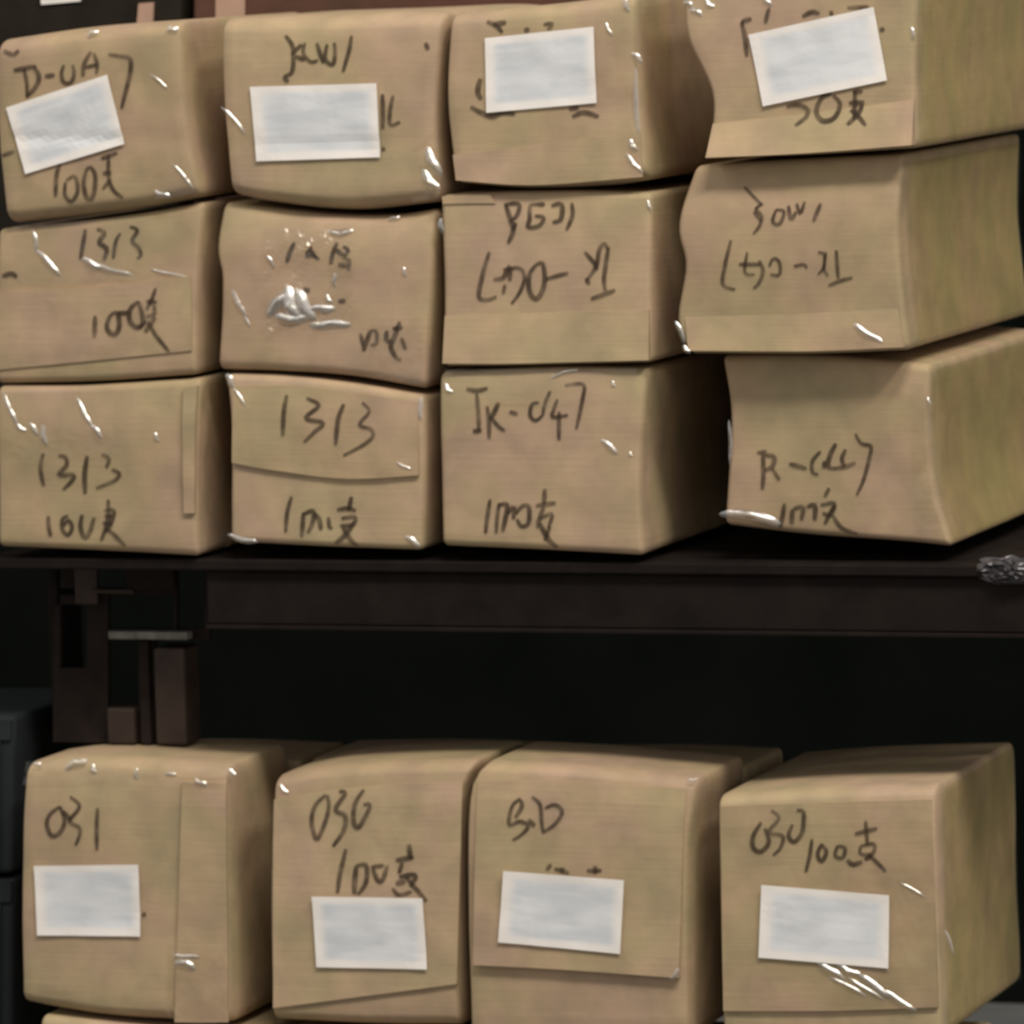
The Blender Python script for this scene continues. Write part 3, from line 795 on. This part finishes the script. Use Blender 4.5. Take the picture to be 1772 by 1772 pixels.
# boxes under the lower stack: only the first shows, at the picture's bottom edge
low2 = []
for k, (xa, xb, ya, lab) in enumerate([(66, 440, 1758, 'box mostly out of view under the leftmost box of the lower stack'),
                                       (478, 800, 1790, 'box out of view under the second box of the lower stack'),
                                       (822, 1190, 1812, 'box out of view under the third box of the lower stack'),
                                       (1252, 1620, 1812, 'box out of view under the rightmost box of the lower stack')]):
    bx = Box('cardboard_box', [(xa, ya), ((xa + xb) / 2, ya + 20), (xb, ya + 32)], [(xa, 2090), (xb, 2096)], [(xa, ya), (xa, 2090)], [(xb, ya + 32), (xb, 2096)],
             y0=-10 if k == 0 else 0, seed=20 + k, r=16, depth=440, label=lab, group=G4)
    bx.flap([(xa + 8, 1950), (xb - 8, 1950)], [(xa + 8, 2080), (xb - 8, 2084)], 1, 6)
    low2.append(bx)

# ------------------------------------------------------------------ things behind the upper stack
b = Box('shaded_carton', [(333, -170), (620, -170), (1240, -170)], [(333, 880), (620, 880), (1240, 884)], [(333, -170), (333, 880)], [(1240, -170), (1240, 884)],
        y0=740, seed=31, depth=300, r=10, amp=3, mat='brown', label='tall carton behind the top row, shade in its red-brown colour, tan paper strip', cat='carton')
b.flap([(374, -165), (424, -165)], [(374, 870), (424, 870)], 3, 3, name='paper_strip', mat='tan')
b = Box('wrapped_bundle', [(-200, -160), (60, -170), (318, -160)], [(-200, 874), (318, 878)], [(-200, -160), (-200, 874)], [(318, -160), (318, 878)],
        y0=760, seed=33, depth=280, r=22, amp=12, mat='black', label='dark film-wrapped bundle behind the leftmost top box', cat='bundle')
b.paper([(68, -60), (146, -66), (142, 2), (74, 8)], 'small white paper patch')
b.flap([(240, 6), (266, 4)], [(236, 60), (264, 60)], 6, 6, name='tape_tab', mat='tan')

# ------------------------------------------------------------------ dark pallet between the stacks
zdeck = bl1.zbot - 0.004
pal = bpy.data.objects.new('plastic_pallet', None); COL.objects.link(pal)
pal.location = (0, 0.25, low1.ztop)
tag(pal, 'dark brown slotted pallet in the gap between the two stacks', 'pallet')
XL, XR = at_depth(20, 960, 160).x, at_depth(2000, 960, 160).x
nb = 7
for k in range(nb):                              # deck boards run left to right
    ya = (16 + k * 150) * S
    brick('deck_board', XL, XR, ya, ya + 132 * S, zdeck - 0.012, zdeck, 'steel', pal, bev=0.002)
zb = at_depth(700, 1092, 30).z
xb0 = at_depth(356, 1000, 30).x
brick('front_beam', xb0, XR, 30 * S, 66 * S, zb + 0.004, zdeck - 0.012, 'steel', pal, bev=0.003)
brick('beam_lip', xb0, XR, 24 * S, 82 * S, zb, zb + 0.0045, 'steel', pal, bev=0.001)
brick('rear_beam', XL, XR, 1000 * S, 1040 * S, zb, zdeck - 0.012, 'steel', pal, bev=0.003)


def slotted_leg(d, xs, ys, holes, zfoot):
    """plate cut into cells; cells listed as holes stay open"""
    V, F = [], []
    vid = {}

    def pt(i, j, b):
        if (i, j, b) not in vid:
            p = at_depth(xs[i], ys[j], d)
            if j == len(ys) - 1: p.z = zfoot
            if j == 0: p.z = zdeck - 0.012
            p.y += b * 14 * S
            vid[(i, j, b)] = len(V); V.append(p)
        return vid[(i, j, b)]
    nx, ny = len(xs) - 1, len(ys) - 1
    solidc = lambda i, j: 0 <= i < nx and 0 <= j < ny and (i, j) not in holes
    for i in range(nx):
        for j in range(ny):
            if not solidc(i, j): continue
            F.append((pt(i, j, 0), pt(i, j + 1, 0), pt(i + 1, j + 1, 0), pt(i + 1, j, 0)))
            F.append((pt(i, j, 1), pt(i + 1, j, 1), pt(i + 1, j + 1, 1), pt(i, j + 1, 1)))
            if not solidc(i - 1, j): F.append((pt(i, j, 0), pt(i, j, 1), pt(i, j + 1, 1), pt(i, j + 1, 0)))
            if not solidc(i + 1, j): F.append((pt(i + 1, j, 0), pt(i + 1, j + 1, 0), pt(i + 1, j + 1, 1), pt(i + 1, j, 1)))
            if not solidc(i, j - 1): F.append((pt(i, j, 0), pt(i + 1, j, 0), pt(i + 1, j, 1), pt(i, j, 1)))
            if not solidc(i, j + 1): F.append((pt(i, j + 1, 0), pt(i, j + 1, 1), pt(i + 1, j + 1, 1), pt(i + 1, j + 1, 0)))
    return V, F


XS = [92, 104, 150, 166, 187, 216, 240, 268, 300, 306, 354, 362]
YS = [950, 966, 1018, 1030, 1046, 1088, 1108, 1156, 1222, 1300]
H = set()


def hole(x0, x1, y0, y1):
    for i in range(len(XS) - 1):
        for j in range(len(YS) - 1):
            if x0 <= XS[i] and XS[i + 1] <= x1 and y0 <= YS[j] and YS[j + 1] <= y1: H.add((i, j))


hole(166, 216, 966, 1018); hole(187, 300, 1030, 1088); hole(306, 354, 966, 1088); hole(104, 150, 1046, 1156); hole(187, 240, 1108, 1222); hole(92, 104, 950, 1046)
hole(306, 362, 1108, 1300); hole(268, 306, 1108, 1300); hole(104, 150, 1018, 1030)
zfoot = at_depth(200, 1300, 250).z
zfoot = low1.ztop + 0.001
V, F = slotted_leg(190, XS, YS, H, zfoot)
leg = obj('slotted_leg', V, F, M['leg'], pal)
leg['label'] = 'slotted dark leg plate'


def pxbrick(name, x0, x1, y0, y1, d0, d1, mat, parent, bev=0.0015):
    p, q = at_depth(x0, y1, d0), at_depth(x1, y0, d0)
    if y1 >= 1290: p.z = low1.ztop + 0.001
    return brick(name, p.x, q.x, d0 * S, d1 * S, p.z, q.z, mat, parent, bev)


pxbrick('leg_strut', 130, 166, 950, 1046, 176, 186, 'paler', pal)
pxbrick('leg_bracket', 218, 300, 955, 1022, 178, 187, 'leg', pal)
pxbrick('ledge', 187, 324, 1094, 1106, 158, 187, 'bare', pal)
pxbrick('ledge', 158, 230, 1020, 1027, 170, 187, 'paler', pal)
o = pxbrick('leg_block', 270, 318, 1122, 1300, 172, 250, 'paler', pal, 0.003)
pxbrick('leg_rib', 244, 256, 1108, 1300, 176, 188, 'leg', pal)
pxbrick('leg_foot', 186, 232, 1226, 1296, 170, 250, 'paler', pal, 0.003)
pxbrick('leg_side', 92, 98, 960, 1300, 205, 320, 'steel', pal)
pxbrick('side_leg', 1990, 2170, 1094, 1290, 300, 390, 'steel', pal)

# crumpled film caught on the right end of the pallet
V, F = [], []
nr, na = 9, 36
cf = at_depth(1752, 986, 26)
for r in range(nr + 1):
    for k in range(na):
        an = 2 * math.pi * k / na; rr = r / nr
        rag = 1 + .35 * noise.noise(Vector((math.cos(an) * 2, math.sin(an) * 2, 5))) + .12 * noise.noise(Vector((an * 5, 2, 1)))
        u, v = math.cos(an) * rr * rag, math.sin(an) * rr * rag
        p = at_depth(1752 + u * 62, 986 + v * 24, 26)
        p.y -= (16 * (1 - rr * rr) + 22 * abs(noise.noise(Vector((u * 4, v * 3, 2))))) * S
        V.append(p)
for r in range(nr):
    for k in range(na):
        k2 = (k + 1) % na
        F.append((r * na + k, (r + 1) * na + k, (r + 1) * na + k2, r * na + k2))
fm = plain_mat('dusty_film', (0.02, 0.018, 0.018), (0.10, 0.09, 0.095), 70, 0.3, 0, 0.4, 0.6)
M['film'] = fm
fo = obj('crumpled_film', V, F, fm, None, origin=at_depth(1752, 1012, 26))
fo.modifiers.new('thick', 'SOLIDIFY').thickness = 0.001
tag(fo, 'crumpled grey plastic film hanging on the pallet under the rightmost boxes', 'plastic film')

# ------------------------------------------------------------------ dark crates left of the lower stack
prev = None
for k, (ya, yb, lab) in enumerate([(1240, 1512, 'upper dark plastic crate at the left edge beside the lower stack'),
                                   (1520, 1800, 'lower dark plastic crate at the left edge beside the lower stack'),
                                   (1808, 2240, 'dark plastic crate out of view at the bottom of its pile')]):
    b = Box('plastic_crate', [(-420, ya), (24, ya)], [(-420, yb), (22, yb)], [(-420, ya), (-420, yb)], [(24, ya), (22, yb)],
            y0=120, seed=41 + k, depth=430, r=10, amp=1.5, mat='crate', label=lab, cat='crate', group='dark crates by the lower stack')
    b.flap([(-416, ya + 6), (20, ya + 6)], [(-416, ya + 40), (20, ya + 40)], 6, 6, name='rim', mat='crate')
    for q in (-330, -220, -110, -12):
        b.flap([(q, ya + 40), (q + 14, ya + 40)], [(q, yb - 8), (q + 14, yb - 8)], 5, 5, name='rib', mat='crate')

# ------------------------------------------------------------------ wooden pallet under the lower stack
zt = min(x.zbot for x in low2) - 0.002
wp = bpy.data.objects.new('wooden_pallet', None); COL.objects.link(wp); wp.location = (0, 0.15, 0)
tag(wp, 'wooden pallet on the floor carrying the lower stack, below the picture', 'pallet')
x0, x1 = at_depth(30, 2090, 0).x, at_depth(1680, 2090, 0).x
for k in range(5):
    brick('deck_board', x0, x1, (10 + k * 95) * S, (85 + k * 95) * S, zt - 0.016, zt, 'wood', wp)
for k in range(3):
    xa = x0 + (x1 - x0 - 0.09) * k / 2
    brick('bearer', xa, xa + 0.09, 6 * S, 480 * S, 0.0, zt - 0.016, 'wood', wp)
print('zdeck', zdeck, 'zt', zt, 'low1top', low1.ztop, 'cam', CAM)
